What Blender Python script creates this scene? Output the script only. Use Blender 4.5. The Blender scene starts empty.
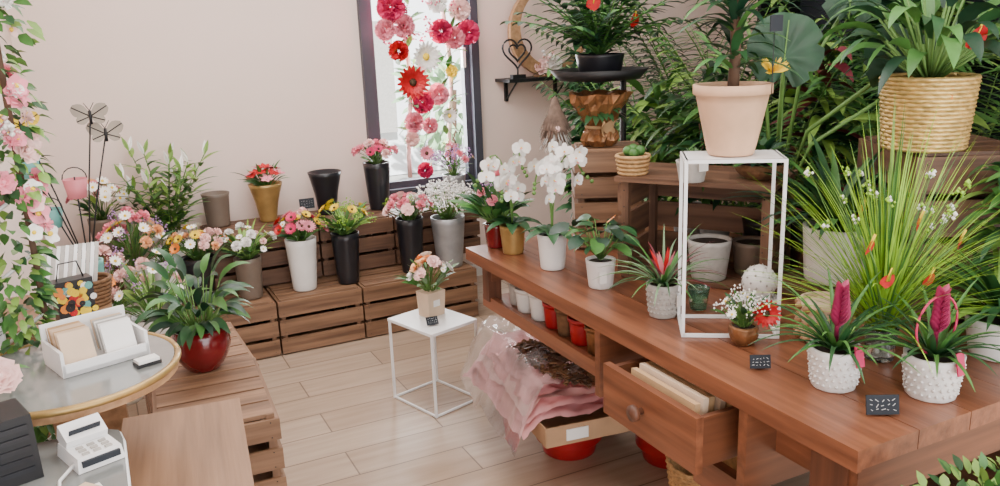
import bpy, math, random
from mathutils import Vector as V, Matrix, noise
random.seed(7)
R=random.random
def U(a,b): return a+(b-a)*R()
def lin(c):
    o=[]
    for x in c:
        x/=255.; o.append(x/12.92 if x<=.04045 else ((x+.055)/1.055)**2.4)
    return o
# ------------------------------------------------------------ materials
def mat(name,c,rough=.6,metal=0,var=.15,scale=14,bump=0,stretch=None,c2=None,trans=0,emit=0,coat=0):
    m=bpy.data.materials.new(name); m.use_nodes=True; nt=m.node_tree; b=nt.nodes["Principled BSDF"]
    b.inputs["Roughness"].default_value=rough; b.inputs["Metallic"].default_value=metal
    l=lin(c)
    tc=nt.nodes.new("ShaderNodeTexCoord"); mp=nt.nodes.new("ShaderNodeMapping")
    if stretch: mp.inputs["Scale"].default_value=stretch
    nt.links.new(tc.outputs["Object"],mp.inputs[0])
    n=nt.nodes.new("ShaderNodeTexNoise"); n.inputs["Scale"].default_value=scale; n.inputs["Detail"].default_value=4
    nt.links.new(mp.outputs[0],n.inputs["Vector"])
    r=nt.nodes.new("ShaderNodeValToRGB")
    a=[min(1,x*(1-var)) for x in l]; d=[min(1,x*(1+var)) for x in l] if not c2 else lin(c2)
    r.color_ramp.elements[0].position=.3; r.color_ramp.elements[0].color=(*a,1)
    r.color_ramp.elements[1].position=.7; r.color_ramp.elements[1].color=(*d,1)
    nt.links.new(n.outputs[0],r.inputs[0]); nt.links.new(r.outputs[0],b.inputs["Base Color"])
    if bump:
        bp=nt.nodes.new("ShaderNodeBump"); bp.inputs["Strength"].default_value=bump; bp.inputs["Distance"].default_value=.01
        nt.links.new(n.outputs[0],bp.inputs["Height"]); nt.links.new(bp.outputs[0],b.inputs["Normal"])
    if trans: b.inputs["Transmission Weight"].default_value=trans
    if coat: b.inputs["Coat Weight"].default_value=coat; b.inputs["Coat Roughness"].default_value=.15
    if emit: b.inputs["Emission Color"].default_value=(*l,1); b.inputs["Emission Strength"].default_value=emit
    return m
G1=mat("leaf_green",(70,118,52),.5,var=.35); G2=mat("leaf_dark",(40,82,44),.45,var=.35); G3=mat("leaf_light",(128,166,74),.5,var=.3)
G4=mat("leaf_deep",(22,56,36),.45,var=.3); GY=mat("grass_lime",(150,194,56),.5,var=.3); GS=mat("leaf_sage",(112,142,104),.6,var=.2); GM=mat("leaf_monstera",(26,62,38),.6,var=.3)
STEM=mat("stem_green",(92,130,60),.6); BARK=mat("bark_brown",(92,70,54),.9,var=.4,bump=.4)
WH=mat("petal_white",(246,243,238),.6,var=.05); PK=mat("petal_pink",(236,144,160),.6,var=.2); LP=mat("petal_blush",(246,204,198),.6,var=.1)
HP=mat("petal_magenta",(208,42,98),.55,var=.25); RD=mat("petal_red",(198,22,32),.5,var=.25); YL=mat("petal_yellow",(244,206,40),.6,var=.15)
ORG=mat("petal_orange",(238,140,56),.6,var=.2); PE=mat("petal_peach",(248,186,136),.6,var=.15); LIL=mat("petal_lilac",(186,144,196),.6,var=.2); DC=mat("flower_centre",(70,50,30),.8); BUR=mat("leaf_burgundy",(110,34,48),.5,var=.3)
CW=mat("ceramic_white",(232,230,226),.35,var=.04); CG=mat("ceramic_grey",(176,172,166),.7,var=.1,scale=60,bump=.2); BLK=mat("vase_black",(26,27,33),.3,var=.1)
TAU=mat("vase_taupe",(116,102,90),.45,var=.1); GAL=mat("galvanised_zinc",(162,164,166),.4,.4,var=.15); GOLD=mat("gold_vase",(180,148,90),.35,.5,var=.2); BGOLD=mat("gold_woven",(208,178,112),.4,.5,var=.25,scale=40,bump=.3)
COP=mat("copper_foil",(142,98,62),.35,.4,var=.4,scale=30,bump=.8); REDG=mat("glazed_red",(112,18,24),.15,var=.2,coat=.6); REDP=mat("bucket_red",(170,28,34),.4)
TERR=mat("terracotta_washed",(214,174,142),.85,var=.16,scale=9); CONC=mat("concrete",(168,166,160),.85,var=.15,bump=.3); SOIL=mat("soil",(50,38,28),.95,var=.4)
METW=mat("metal_white",(240,240,240),.4,var=.02); METB=mat("metal_black",(20,20,23),.5,var=.1); SLATE=mat("chalkboard",(36,42,50),.8,var=.1); CHALK=mat("chalk",(215,215,215),.9)
PAP=mat("paper_white",(240,238,234),.8,var=.03); KR=mat("kraft_paper",(192,156,114),.85,var=.1); KR2=mat("kraft_light",(216,190,162),.85,var=.08)
WIC=mat("wicker",(184,146,98),.8,var=.3,scale=60,bump=.4); WICD=mat("wicker_dark",(110,78,50),.8,var=.3,scale=60,bump=.4)
TISS=mat("tissue_pink",(236,172,172),.6,var=.12,scale=5); PLAS=mat("plastic_wrap",(244,236,236),.12,var=.02,trans=.85); CARD=mat("cardboard",(180,144,110),.85,var=.1)
TEAL=mat("tin_teal",(104,170,162),.5); PINKT=mat("tin_pink",(216,124,134),.5); FUR=mat("fur_brown",(112,92,80),.95,var=.35,scale=50); PICK=mat("pick_grey",(166,154,140),.7)
GLASS=mat("glass",(235,242,240),.05,var=.01,trans=.95); GGL=mat("green_glass",(120,170,140),.08,trans=.8)
def wood(name,c,d,ax=0,rough=.55,coat=0):
    s=[38,38,38]; s[ax]=2.2
    return mat(name,d,rough,var=0,c2=c,scale=1,stretch=s,bump=.15,coat=coat)
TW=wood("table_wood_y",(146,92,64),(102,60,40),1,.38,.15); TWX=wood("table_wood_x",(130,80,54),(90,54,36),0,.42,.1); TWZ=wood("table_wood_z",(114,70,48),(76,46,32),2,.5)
def crm(t,c,d): return [wood(t+"_x",c,d,0),wood(t+"_y",c,d,1),wood(t+"_z",c,d,2)]
CR=crm("crate_wood",(150,114,86),(98,70,50)); CRD=crm("crate_wood_dark",(124,90,68),(78,54,40)); PLY=wood("ply_wood",(156,118,88),(120,88,62),1,.5); WEDGE=wood("edge_wood",(192,152,112),(150,112,78),1)
# ------------------------------------------------------------ mesh builder
class M:
    def __init__(s,name,loc=(0,0,0),rz=0): s.n=name;s.loc=loc;s.rz=rz;s.v=[];s.f=[];s.mi=[];s.m=[];s.sm=[]
    def mid(s,m):
        if m not in s.m: s.m.append(m)
        return s.m.index(m)
    def add(s,vs,fs,m,sm=True):
        o=len(s.v); s.v+= [tuple(x) for x in vs]; k=s.mid(m)
        for f in fs: s.f.append([i+o for i in f]); s.mi.append(k); s.sm.append(sm)
    def box(s,c,sz,m,rz=0,R=None,taper=1):
        c=V(c);x,y,z=[q/2 for q in sz]; vs=[]
        Rm=R if R else Matrix.Rotation(rz,3,'Z')
        for k in (-1,1):
            t=taper if k>0 else 1
            for a,b in ((-1,-1),(1,-1),(1,1),(-1,1)): vs.append(c+Rm@V((a*x*t,b*y*t,k*z)))
        s.add(vs,[(0,3,2,1),(4,5,6,7),(0,1,5,4),(1,2,6,5),(2,3,7,6),(3,0,4,7)],m,False)
    def lathe(s,prof,m,c=(0,0,0),seg=28,wob=0,sq=None,ang=0,jit=0,sm=True):
        vs=[];fs=[];n=len(prof)
        for r,z in prof:
            for i in range(seg):
                a=2*math.pi*i/seg+ang; rr=r*(1+wob*math.sin(a*9+z*40))
                vs.append((c[0]+rr*math.cos(a)+U(-jit,jit),c[1]+rr*math.sin(a)+U(-jit,jit),c[2]+z+(U(-jit,jit) if z>0 else 0)))
        for j in range(n-1):
            for i in range(seg):
                k=(i+1)%seg; fs.append((j*seg+i,j*seg+k,(j+1)*seg+k,(j+1)*seg+i))
        s.add(vs,fs,m,sm)
    def tube(s,pts,r,m,seg=5,r2=None):
        pts=[V(p) for p in pts];n=len(pts);vs=[];fs=[]
        for i,p in enumerate(pts):
            d=(pts[min(i+1,n-1)]-pts[max(i-1,0)]); d=d.normalized() if d.length>1e-9 else V((0,0,1))
            a=d.cross(V((0,0,1)) if abs(d.z)<.9 else V((1,0,0))).normalized(); b=d.cross(a)
            rr=r if r2 is None else r+(r2-r)*i/(n-1)
            for k in range(seg):
                t=2*math.pi*k/seg; vs.append(p+a*rr*math.cos(t)+b*rr*math.sin(t))
        for i in range(n-1):
            for k in range(seg):
                q=(k+1)%seg; fs.append((i*seg+k,i*seg+q,(i+1)*seg+q,(i+1)*seg+k))
        fs.append(list(range(seg))[::-1]); fs.append([(n-1)*seg+k for k in range(seg)])
        s.add(vs,fs,m)
    def strip(s,p,d,side,L,W,m,curve=0,seg=4,prof=None,fold=.15,g=0):
        p=V(p);d=V(d).normalized();side=V(side);side=(side-d*side.dot(d)); 
        side=side.normalized() if side.length>1e-6 else V((1,0,0))
        vs=[];fs=[]
        for i in range(seg+1):
            t=i/seg; w=W/2*(prof(t) if prof else math.sin(math.pi*min(1,.06+.94*t**.8))**.8)
            nn=side.cross(d)
            vs+=[p-side*w+nn*fold*w,p,p+side*w+nn*fold*w]
            d=(d+nn*(curve/seg)+V((0,0,-g/seg))).normalized(); side=(side-d*side.dot(d)).normalized()
            p=p+d*(L/seg)
        for i in range(seg):
            a=i*3; fs+=[(a,a+1,a+4,a+3),(a+1,a+2,a+5,a+4)]
        s.add(vs,fs,m)
    def leaf(s,p,d,L,W,m,g=.6,seg=5,prof=None,fold=.2,tw=0):
        d=V(d).normalized(); side=d.cross(V((0,0,1)))
        if side.length<.05: side=V((U(-1,1),U(-1,1),0))
        if tw: side=Matrix.Rotation(U(-tw,tw),3,d)@side
        s.strip(p,d,side,L,W,m,0,seg,prof,fold,g)
    def ball(s,c,r,m,seg=10,rings=7,sz=1):
        prof=[(max(1e-4,r*math.sin(math.pi*j/rings)),-r*sz*math.cos(math.pi*j/rings)) for j in range(rings+1)]
        s.lathe(prof,m,c,seg)
    def octa(s,c,r,m):
        c=V(c); s.add([c+V(q)*r for q in ((1,0,0),(-1,0,0),(0,1,0),(0,-1,0),(0,0,1),(0,0,-1))],[(0,2,4),(2,1,4),(1,3,4),(3,0,4),(2,0,5),(1,2,5),(3,1,5),(0,3,5)],m)
    def frame(s,n):
        n=V(n).normalized(); a=n.cross(V((.3,.2,1)) if abs(n.z)<.95 else V((1,0,0))).normalized(); return n,a,n.cross(a)
    def daisy(s,c,n,r,m,cm=DC,k=16,layers=2):
        n,a,b=s.frame(n); c=V(c)
        for l in range(layers):
            for i in range(k):
                t=2*math.pi*(i+.5*l)/k+U(-.06,.06); d=a*math.cos(t)+b*math.sin(t)
                s.strip(c+d*r*.15,d+n*(.12+.25*l),n.cross(d),r*(.9-.2*l),r*5.2/k,m,-.3,3,lambda t:.45+.55*math.sin(math.pi*min(1,t*.85+.1)) if t<.99 else .25,.1)
        s.ball(c+n*r*.1,r*.24,cm,8,5)
    def rose(s,c,n,r,m,lay=4):
        n,a,b=s.frame(n); c=V(c)
        for j in range(lay):
            k=3+j; al=math.radians(82-j*62/(lay-1))
            for i in range(k):
                t=2*math.pi*i/k+j*1.3+U(-.2,.2); d=a*math.cos(t)+b*math.sin(t)
                s.strip(c-n*r*.4+d*r*.08*j,d*math.cos(al)+n*math.sin(al),n.cross(d),r*(.75+.13*j),r*(.75+.1*j),m,.55-.2*j,4,lambda t:.5+.6*math.sin(math.pi*t*.75),.25)
        s.ball(c,r*.3,m,7,5)
    def carn(s,c,n,r,m,k=34):
        n,a,b=s.frame(n); c=V(c)
        for i in range(k):
            t=i*2.399; z=1-i/k*1.15; q=math.sqrt(max(.02,1-z*z)); d=a*math.cos(t)*q+b*math.sin(t)*q+n*z
            s.strip(c-n*r*.3+d*r*.15,d,Matrix.Rotation(U(-.8,.8),3,d)@(n.cross(d) if n.cross(d).length>.1 else a),r*.95,r*.6,m,U(-.5,.5),2,lambda t:.4+.6*t,.4)
    def tulip(s,c,n,r,m):
        n,a,b=s.frame(n); c=V(c)
        for i in range(6):
            t=math.pi*i/3; d=a*math.cos(t)+b*math.sin(t)
            s.strip(c+d*r*.12,d*.75+n,n.cross(d),r*2.1,r*1.15,m,1.0,5,lambda t:math.sin(math.pi*(.12+.83*t))**.7,.35)
    def orch(s,c,n,r,m=WH):
        n,a,b=s.frame(n); c=V(c); up=V((0,0,1))-n*n.z; up=up.normalized() if up.length>.1 else a; rt=n.cross(up)
        for ang,L,W in ((90,1,.62),(210,1,.62),(330,1,.62),(5,1.05,1.15),(175,1.05,1.15)):
            t=math.radians(ang); d=rt*math.cos(t)+up*math.sin(t)
            s.strip(c,d+n*.1,n.cross(d),r*L,r*W,m,-.25,4,lambda t:math.sin(math.pi*(.12+.8*t))**.6,.05)
        s.strip(c+n*.002,n-up*.6,rt,r*.45,r*.35,PK,.5,3); s.octa(c+n*r*.12,r*.13,YL)
    def puff(s,c,r,k,ms,q=.006):
        c=V(c)
        for i in range(k):
            while 1:
                d=V((U(-1,1),U(-1,1),U(-1,1)))
                if d.length<1: break
            s.octa(c+d*r,q*U(.7,1.3),random.choice(ms))
    def anth(s,c,d,r,m=RD):
        d=V(d).normalized(); s.strip(V(c)-d*r*.6,d,d.cross(V((0,-1,.3))),r*1.5,r*1.3,m,.2,6,lambda t:(math.sin(math.pi*min(1,.2+.8*t)))**.7,.12)
        s.tube([V(c),V(c)+V((0,-.012,.03))],.003,YL,5)
    def vase(s,r0,r1,h,m,fill=SOIL,bulge=0,th=.006,fz=.9,seg=28,wob=0,rim=0,c=(0,0,0)):
        P=[(.001,0),(r0*.96,0),(r0,h*.02)]
        for i in range(1,9):
            t=i/8; P.append((r0+(r1-r0)*t+bulge*math.sin(math.pi*t),h*t))
        if rim: P=P[:-1]+[(r1-rim*0,h*.86),(r1+rim,h*.87),(r1+rim,h)]
        rt=P[-1][0]; P+=[(rt-th,h),(rt-th*1.2,h*fz)]
        s.lathe(P,m,c,seg,wob); s.lathe([(rt-th*1.2,h*fz),(.001,h*fz+.003)],fill,c,seg)
    def bouquet(s,z,spread,hgt,heads,nf=14,fm=(G1,G2),fl=.16,fw=.035,off=(0,0),up=.9):
        base=V((off[0],off[1],z)); L=[]
        for h in heads: L+= [h]*h[3]
        random.shuffle(L); N=len(L)
        for i,(ty,m,r,_) in enumerate(L):
            u=math.sqrt((i+.5)/N); t=i*2.4+U(-.3,.3)
            p=V((spread*u*math.cos(t),spread*u*math.sin(t),hgt*(1-.45*u*u)*U(.78,1.05)))
            n=V((p.x*1.3,p.y*1.3,spread*.8)) ; q=base+p
            mid=base+V((p.x*.35,p.y*.35,p.z*.6))
            s.tube([base-V((0,0,.03)),mid,q],.002,STEM,4)
            if ty=='daisy': s.daisy(q,n,r,m)
            elif ty=='dy': s.daisy(q,n,r,m,YL,12,1)
            elif ty=='rose': s.rose(q,n,r,m)
            elif ty=='carn': s.carn(q,n,r,m)
            elif ty=='tulip': s.tulip(q,V((p.x,p.y,hgt*1.2)),r,m)
            elif ty=='puff': s.puff(q,r,26,[m],r*.13)
            elif ty=='star': s.daisy(q,n,r,m,YL,6,1)
        for i in range(nf):
            t=U(0,6.28); e=U(.3,1.2)
            d=V((math.cos(t)*e,math.sin(t)*e,up)); b=base+V((math.cos(t),math.sin(t),0))*.01
            st=b+d.normalized()*hgt*U(.1,.6)
            s.tube([b,st],.0018,STEM,4); s.leaf(st,d,fl*U(.6,1.1),fw*U(.7,1.2),random.choice(fm),.7,4,tw=.6)
    def grid(s,x0,x1,y0,y1,nx,ny,fz,m):
        vs=[];fs=[]
        for j in range(ny+1):
            for i in range(nx+1):
                x=x0+(x1-x0)*i/nx; y=y0+(y1-y0)*j/ny; vs.append(fz(x,y))
        for j in range(ny):
            for i in range(nx):
                a=j*(nx+1)+i; fs.append((a,a+1,a+nx+2,a+nx+1))
        s.add(vs,fs,m)
    def make(s):
        me=bpy.data.meshes.new(s.n); me.from_pydata(s.v,[],s.f)
        for m in s.m: me.materials.append(m)
        me.polygons.foreach_set("material_index",s.mi); me.polygons.foreach_set("use_smooth",s.sm); me.update()
        o=bpy.data.objects.new(s.n,me); bpy.context.collection.objects.link(o); o.location=s.loc; o.rotation_euler=(0,0,s.rz); return o
def simple(name,boxes):
    m=M(name)
    for c,sz,mt in boxes: m.box(c,sz,mt)
    return m.make()
# ------------------------------------------------------------ room
WALL=mat("wall_paint",(234,213,202),.9,var=.02,scale=3); CEIL=mat("ceiling_paint",(235,232,228),.9,var=.02)
FR=mat("window_frame_grey",(60,62,72),.5,var=.05)
fl=bpy.data.materials.new("floor_planks"); fl.use_nodes=True; nt=fl.node_tree; b=nt.nodes["Principled BSDF"]
tc=nt.nodes.new("ShaderNodeTexCoord"); br=nt.nodes.new("ShaderNodeTexBrick"); nt.links.new(tc.outputs["Object"],br.inputs[0])
br.inputs["Scale"].default_value=1; br.inputs["Brick Width"].default_value=1.1; br.inputs["Row Height"].default_value=.19; br.inputs["Mortar Size"].default_value=.003
br.offset=.37; br.inputs["Color1"].default_value=(*lin((188,166,146)),1); br.inputs["Color2"].default_value=(*lin((172,148,126)),1); br.inputs["Mortar"].default_value=(*lin((120,100,84)),1)
mp=nt.nodes.new("ShaderNodeMapping"); mp.inputs["Scale"].default_value=(2.5,30,1); nt.links.new(tc.outputs["Object"],mp.inputs[0])
no=nt.nodes.new("ShaderNodeTexNoise"); no.inputs["Scale"].default_value=1; no.inputs["Detail"].default_value=5; nt.links.new(mp.outputs[0],no.inputs["Vector"])
rp=nt.nodes.new("ShaderNodeValToRGB"); rp.color_ramp.elements[0].position=.3; rp.color_ramp.elements[0].color=(.74,.70,.66,1); rp.color_ramp.elements[1].position=.75; rp.color_ramp.elements[1].color=(1,1,1,1)
nt.links.new(no.outputs[0],rp.inputs[0]); mx=nt.nodes.new("ShaderNodeMixRGB"); mx.blend_type='MULTIPLY'; mx.inputs[0].default_value=1
nt.links.new(br.outputs[0],mx.inputs[1]); nt.links.new(rp.outputs[0],mx.inputs[2]); nt.links.new(mx.outputs[0],b.inputs["Base Color"]); b.inputs["Roughness"].default_value=.33
simple("floor",[((1.25,1.3,-.05),(6.3,7.0,.1),fl)])
simple("ceiling",[((1.25,1.3,2.75),(6.3,7.0,.1),CEIL)])
simple("wall_back",[((.58,4.77,1.35),(1.74,.1,2.7),WALL),((3.295,4.77,1.35),(2.21,.1,2.7),WALL),((1.82,4.77,.29),(.74,.1,.58),WALL),((1.82,4.77,2.5),(.74,.1,.4),WALL)])
simple("wall_left",[((-.34,3.42,1.35),(.1,2.6,2.7),WALL)])
simple("wall_left_return",[((-1.1,2.17,1.35),(1.42,.1,2.7),WALL)])
simple("wall_left_front",[((-1.85,0,1.35),(.1,4.4,2.7),WALL)])
simple("wall_right",[((4.35,1.3,1.35),(.1,7.0,2.7),WALL)])
w=M("window_1")
for c,sz in (((1.475,4.74,1.44),(.05,.12,1.72)),((2.165,4.74,1.44),(.05,.12,1.72)),((1.82,4.74,.61),(.64,.12,.06)),((1.82,4.74,2.27),(.64,.12,.06)),((1.52,4.75,1.44),(.035,.05,1.6)),((2.12,4.75,1.44),(.035,.05,1.6)),((1.82,4.75,.66),(.6,.05,.04))): w.box(c,sz,FR)
w.box((2.09,4.70,1.4),(.02,.03,.12),METW); w.make()
simple("baseboard_back",[((1.9,4.71,.04),(4.5,.015,.08),CEIL)])
fac=mat("street_facade",(240,243,246),.9,var=.05,scale=2); GRN=mat("street_foliage",(160,194,150),.8,var=.3,scale=6)
simple("street_building",[((3.2,9.0,2.8),(7,.3,5.6),fac),((2.6,8.8,1.1),(.9,.12,1.2),CG),((4.6,8.8,1.1),(.9,.12,1.4),CG)])
simple("street_ground",[((3,7.3,-.06),(8,4.8,.1),CONC)])
o=M("street_shrub",(3.2,7.6,0)); o.tube([(0,0,0),(.05,0,1.0)],.04,BARK,7)
for i in range(200):
    d=V((U(-1,1),U(-1,1),U(-1,1))); o.leaf(V((0,0,.9))+d*.36,d,.16,.08,GRN,.5,3,tw=1)
o.make()
o=M("dark_backdrop_shelving"); o.box((4.22,2.6,1.1),(.03,3.0,2.2),SLATE)  # shelving added as a dark backdrop, so gaps between the plants read darker
for y in (1.12,2.1,3.1,4.08): o.box((4.04,y,1.1),(.34,.03,2.2),METB)
for z in (.1,.75,1.4,2.18): o.box((4.04,2.6,z),(.34,2.93,.03),CRD[1])
o.make()
# ------------------------------------------------------------ crates
def crate(name,c,sz,rz=0,mt=CR,top=False,openside=None,slats=3,z0=0,gap=.018):
    m=M(name,c,rz); x,y,z=sz; t=.012; p=.022
    for a in (-1,1):
        for b2 in (-1,1): m.box((a*(x/2-t-p/2),b2*(y/2-t-p/2),z/2),(p,p,z-.004),mt[2])
    sh=z/slats
    for k in range(slats):
        zz=sh*(k+.5); hh=sh-gap
        if openside!='y-': m.box((0,-y/2+t/2,zz),(x,t,hh),mt[0])
        if openside!='y+': m.box((0,y/2-t/2,zz),(x,t,hh),mt[0])
        if openside!='x-': m.box((-x/2+t/2,0,zz),(t,y-2*t,hh),mt[1])
        if openside!='x+': m.box((x/2-t/2,0,zz),(t,y-2*t,hh),mt[1])
    ns=max(3,int(y/.09)); sw=(y-2*t)/ns
    for k in range(ns):
        yy=-y/2+t+sw*(k+.5); m.box((0,yy,t/2+.001),(x-2*t,sw-.008,t),mt[0])
        if top: m.box((0,yy,z-t/2-.001),(x-2*t,sw-.008,t),mt[0])
    for a in (-1,1):
        for k in range(slats): 
            for q in (-.25,.25): m.octa((a*(x/2-.025),-y/2-.0005,sh*(k+.5+q)),.0025,METB)
    return m.make()
for x0,x1 in ((-.25,.14),(.15,.69),(.70,1.13),(1.14,1.79)):
    crate("wooden_crate",((x0+x1)/2,4.26,0),(x1-x0,.56,.29),0,CR,True)
for x0,x1 in ((.45,1.0),(1.01,1.42),(1.43,1.95)):
    crate("wooden_crate",((x0+x1)/2,4.47,.291),(x1-x0,.42,.29),0,CRD,True)
crate("wooden_crate",(-.05,4.47,.291),(.38,.42,.24),0,CRD,True)
crate("wooden_crate",(.20,2.40,0),(.32,.5,.28),-.05,CR,True)
crate("wooden_crate",(.20,2.40,.281),(.32,.5,.27),-.05,CR,True,slats=3,gap=.028)
crate("wooden_crate",(.21,2.93,0),(.34,.5,.28),.03,CR,True)
crate("wooden_crate",(.21,2.93,.281),(.34,.5,.22),.03,CR,True)
# ------------------------------------------------------------ main table
t=M("wooden_display_table")
for k in range(6): t.box((1.15+.075+.15*k,1.765,.78),(.148,1.71,.04),TW)
t.box((1.145,1.765,.778),(.012,1.71,.044),TW)
t.box((1.6,2.55,.72),(.8,.03,.075),TWX); t.box((1.6,.97,.70),(.8,.03,.11),TWX)
for x,y in ((1.24,1.02),(1.62,2.56),(1.95,1.02),(1.95,2.5)): t.box((x,y,.378),(.09,.09,.756),TWZ)
t.box((1.215,2.57,.68),(.05,.05,.15),TWZ)
t.box((1.24,1.15,.70),(.03,.2,.11),TW)
t.box((1.6,2.19,.592),(.78,.82,.03),TW); t.box((1.205,2.19,.597),(.02,.84,.045),TW)
t.box((1.62,1.27,.16),(.7,.5,.03),TW); t.box((1.27,1.27,.16),(.03,.6,.06),TW); t.box((1.27,1.27,.45),(.03,.44,.08),TW)
t.box((1.5,1.76,.66),(.72,.025,.19),TWX); t.box((1.5,1.20,.66),(.72,.025,.19),TWX)
t.make()
d=M("wooden_drawer",(-.035,0,-.005))
d.box((1.115,1.445,.665),(.02,.36,.135),TW); d.box((1.4,1.28,.665),(.55,.014,.12),TWX); d.box((1.4,1.61,.665),(.55,.014,.12),TWX); d.box((1.4,1.445,.607),(.55,.32,.012),TWX)
d.lathe([(.001,0),(.008,0),(.008,.012),(.02,.02),(.02,.032),(.001,.036)],TWZ,(0,0,0),14)
n=14*6
for i in range(len(d.v)-n,len(d.v)):
    x,y,z=d.v[i]; d.v[i]=(1.105-z,1.46+x,.67+y)
d.make()
k=M("kraft_boxes",(1.19,1.445,.610))
for i in range(6): k.box((-.082+.026*i,U(-.02,.02),.066),(.016,.24,.112+.012*(i%2)),KR2 if i%2 else KR,R=Matrix.Rotation(.1,3,'Y'))
k.make()
# ------------------------------------------------------------ white side table
s=M("white_side_table",(1.18,3.11,0),math.radians(17)); hx,hy=.125,.15
s.box((0,0,.365),(2*hx,2*hy,.012),METW)
for a in (-1,1):
    s.box((a*(hx-.006),0,.006),(.008,2*hy,.008),METW); s.box((0,a*(hy-.006),.006),(2*hx,.008,.008),METW)
    for b2 in (-1,1): s.box((a*(hx-.006),b2*(hy-.006),.18),(.009,.009,.358),METW)
s.make()
def tag(name,c,w=.05,h=.035,rz=-.45,tilt=.25,stake=0):
    m=M(name,c,rz); Rm=Matrix.Rotation(-tilt,3,'X'); C=V((0,0,h/2+.003+stake))
    m.box(C,(w,.004,h),SLATE,R=Rm); 
    if stake: m.box((0,.001,stake/2),(.004,.004,stake),WEDGE)
    else: m.box((0,.008,.005),(w*.5,.02,.006),SLATE)
    for i in range(3):
        for q in range(5): m.box(C+Rm@V((w*(-.34+.17*q+U(-.02,.02)),-.0028,h*(-.25+.24*i+U(-.04,.04)))),(w*U(.04,.13),.001,.0009),CHALK,R=Rm@Matrix.Rotation(U(-1,1),3,'Y'))
    return m.make()
b=M("kraft_bag_bouquet",(1.2,3.16,.372),.3)
b.box((0,0,.055),(.085,.07,.11),KR2,taper=1.15); b.box((0,-.037,.06),(.035,.003,.03),PAP)
b.bouquet(.1,.095,.18,[('rose',PE,.024,4),('rose',LP,.022,4),('rose',WH,.02,4),('carn',ORG,.018,2),('dy',WH,.014,6)],36,(G1,GS),.1,.022)
b.make(); tag("price_tag",(1.15,3.03,.372),.05,.035,-.1,.6)
# ------------------------------------------------------------ vases of the bench
def V1(name,loc,r0,r1,h,m,*bq,fill=SOIL,**kw):
    o=M(name,loc,U(0,6)); o.vase(r0,r1,h,m,fill)
    for q in bq: o.bouquet(h*.92,*q,**kw)
    return o.make()
V1("white_vase",(.22,4.20,.292),.055,.07,.24,CW,(.10,.14,[('star',WH,.03,3),('puff',LIL,.02,4)],14,(G1,),.1,.03))
V1("black_vase_of_daisies",(.37,4.15,.292),.05,.085,.24,BLK,(.15,.17,[('daisy',ORG,.03,4),('dy',WH,.026,9),('daisy',YL,.026,5),('carn',LP,.024,6),('carn',PE,.02,4)],24,(G1,G2),.09,.025))
V1("taupe_vase_of_white_flowers",(.60,4.12,.292),.055,.068,.21,TAU,(.16,.17,[('carn',WH,.024,8),('dy',WH,.018,8),('carn',LP,.016,4)],60,(G1,G3,G2),.13,.022))
V1("white_vase_of_gerberas",(.87,4.11,.292),.06,.08,.27,CW,(.13,.16,[('daisy',HP,.032,5),('daisy',PK,.034,5),('daisy',RD,.03,2),('daisy',YL,.026,4),('dy',WH,.02,3),('carn',LP,.024,3)],26,(G1,G2),.1,.03))
V1("black_vase_of_yellow_flowers",(1.10,4.10,.292),.055,.075,.27,BLK,(.15,.19,[('daisy',YL,.028,9),('puff',GY,.03,10)],56,(G1,G3,G1),.12,.025))
V1("black_vase_of_pink_flowers",(1.46,4.10,.292),.055,.075,.30,BLK,(.14,.16,[('carn',PK,.026,8),('rose',LP,.026,6),('carn',WH,.02,4),('puff',GY,.025,5)],26,(G1,GS),.1,.025))
V1("zinc_bucket_of_gypsophila",(1.68,4.09,.292),.07,.095,.28,GAL,(.19,.20,[('puff',WH,.048,34)],26,(G1,),.09,.02))
V1("zinc_bucket_of_lilac_flowers",(1.87,4.42,.582),.05,.07,.16,GAL,(.13,.18,[('puff',LIL,.035,12),('carn',PK,.022,5),('dy',LP,.02,5)],16,(G1,),.09,.02))
def EV(name,loc,r0,r1,h,m):
    o=M(name,loc); o.lathe([(.001,0),(r0,0),(r0,.01),(r0+(r1-r0)*.35,h*.5),(r1*.93,h*.9),(r1,h),(r1-.006,h),(r0+(r1-r0)*.3,h*.5),(.001,h*.1)],m); return o
EV("taupe_vase",(.54,4.58,.582),.06,.075,.18,TAU).make()
EV("black_flared_vase",(1.13,4.53,.582),.05,.095,.24,BLK).make()
o=EV("gold_vase_of_tulips",(.80,4.54,.582),.045,.092,.21,GOLD); o.bouquet(.17,.09,.14,[('tulip',RD,.019,9),('tulip',PK,.019,8)],26,(G1,GS),.12,.02); o.make()
V1("black_vase_of_anemones",(1.42,4.48,.582),.055,.078,.27,BLK,(.13,.14,[('carn',PK,.028,6),('carn',LP,.026,4),('daisy',HP,.03,4)],16,(G1,),.09,.02))
tag("price_tag",(.97,4.33,.582),.08,.055,0,.1,.08); tag("price_tag",(1.58,4.33,.582),.08,.05,0,.1,.06)
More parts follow.
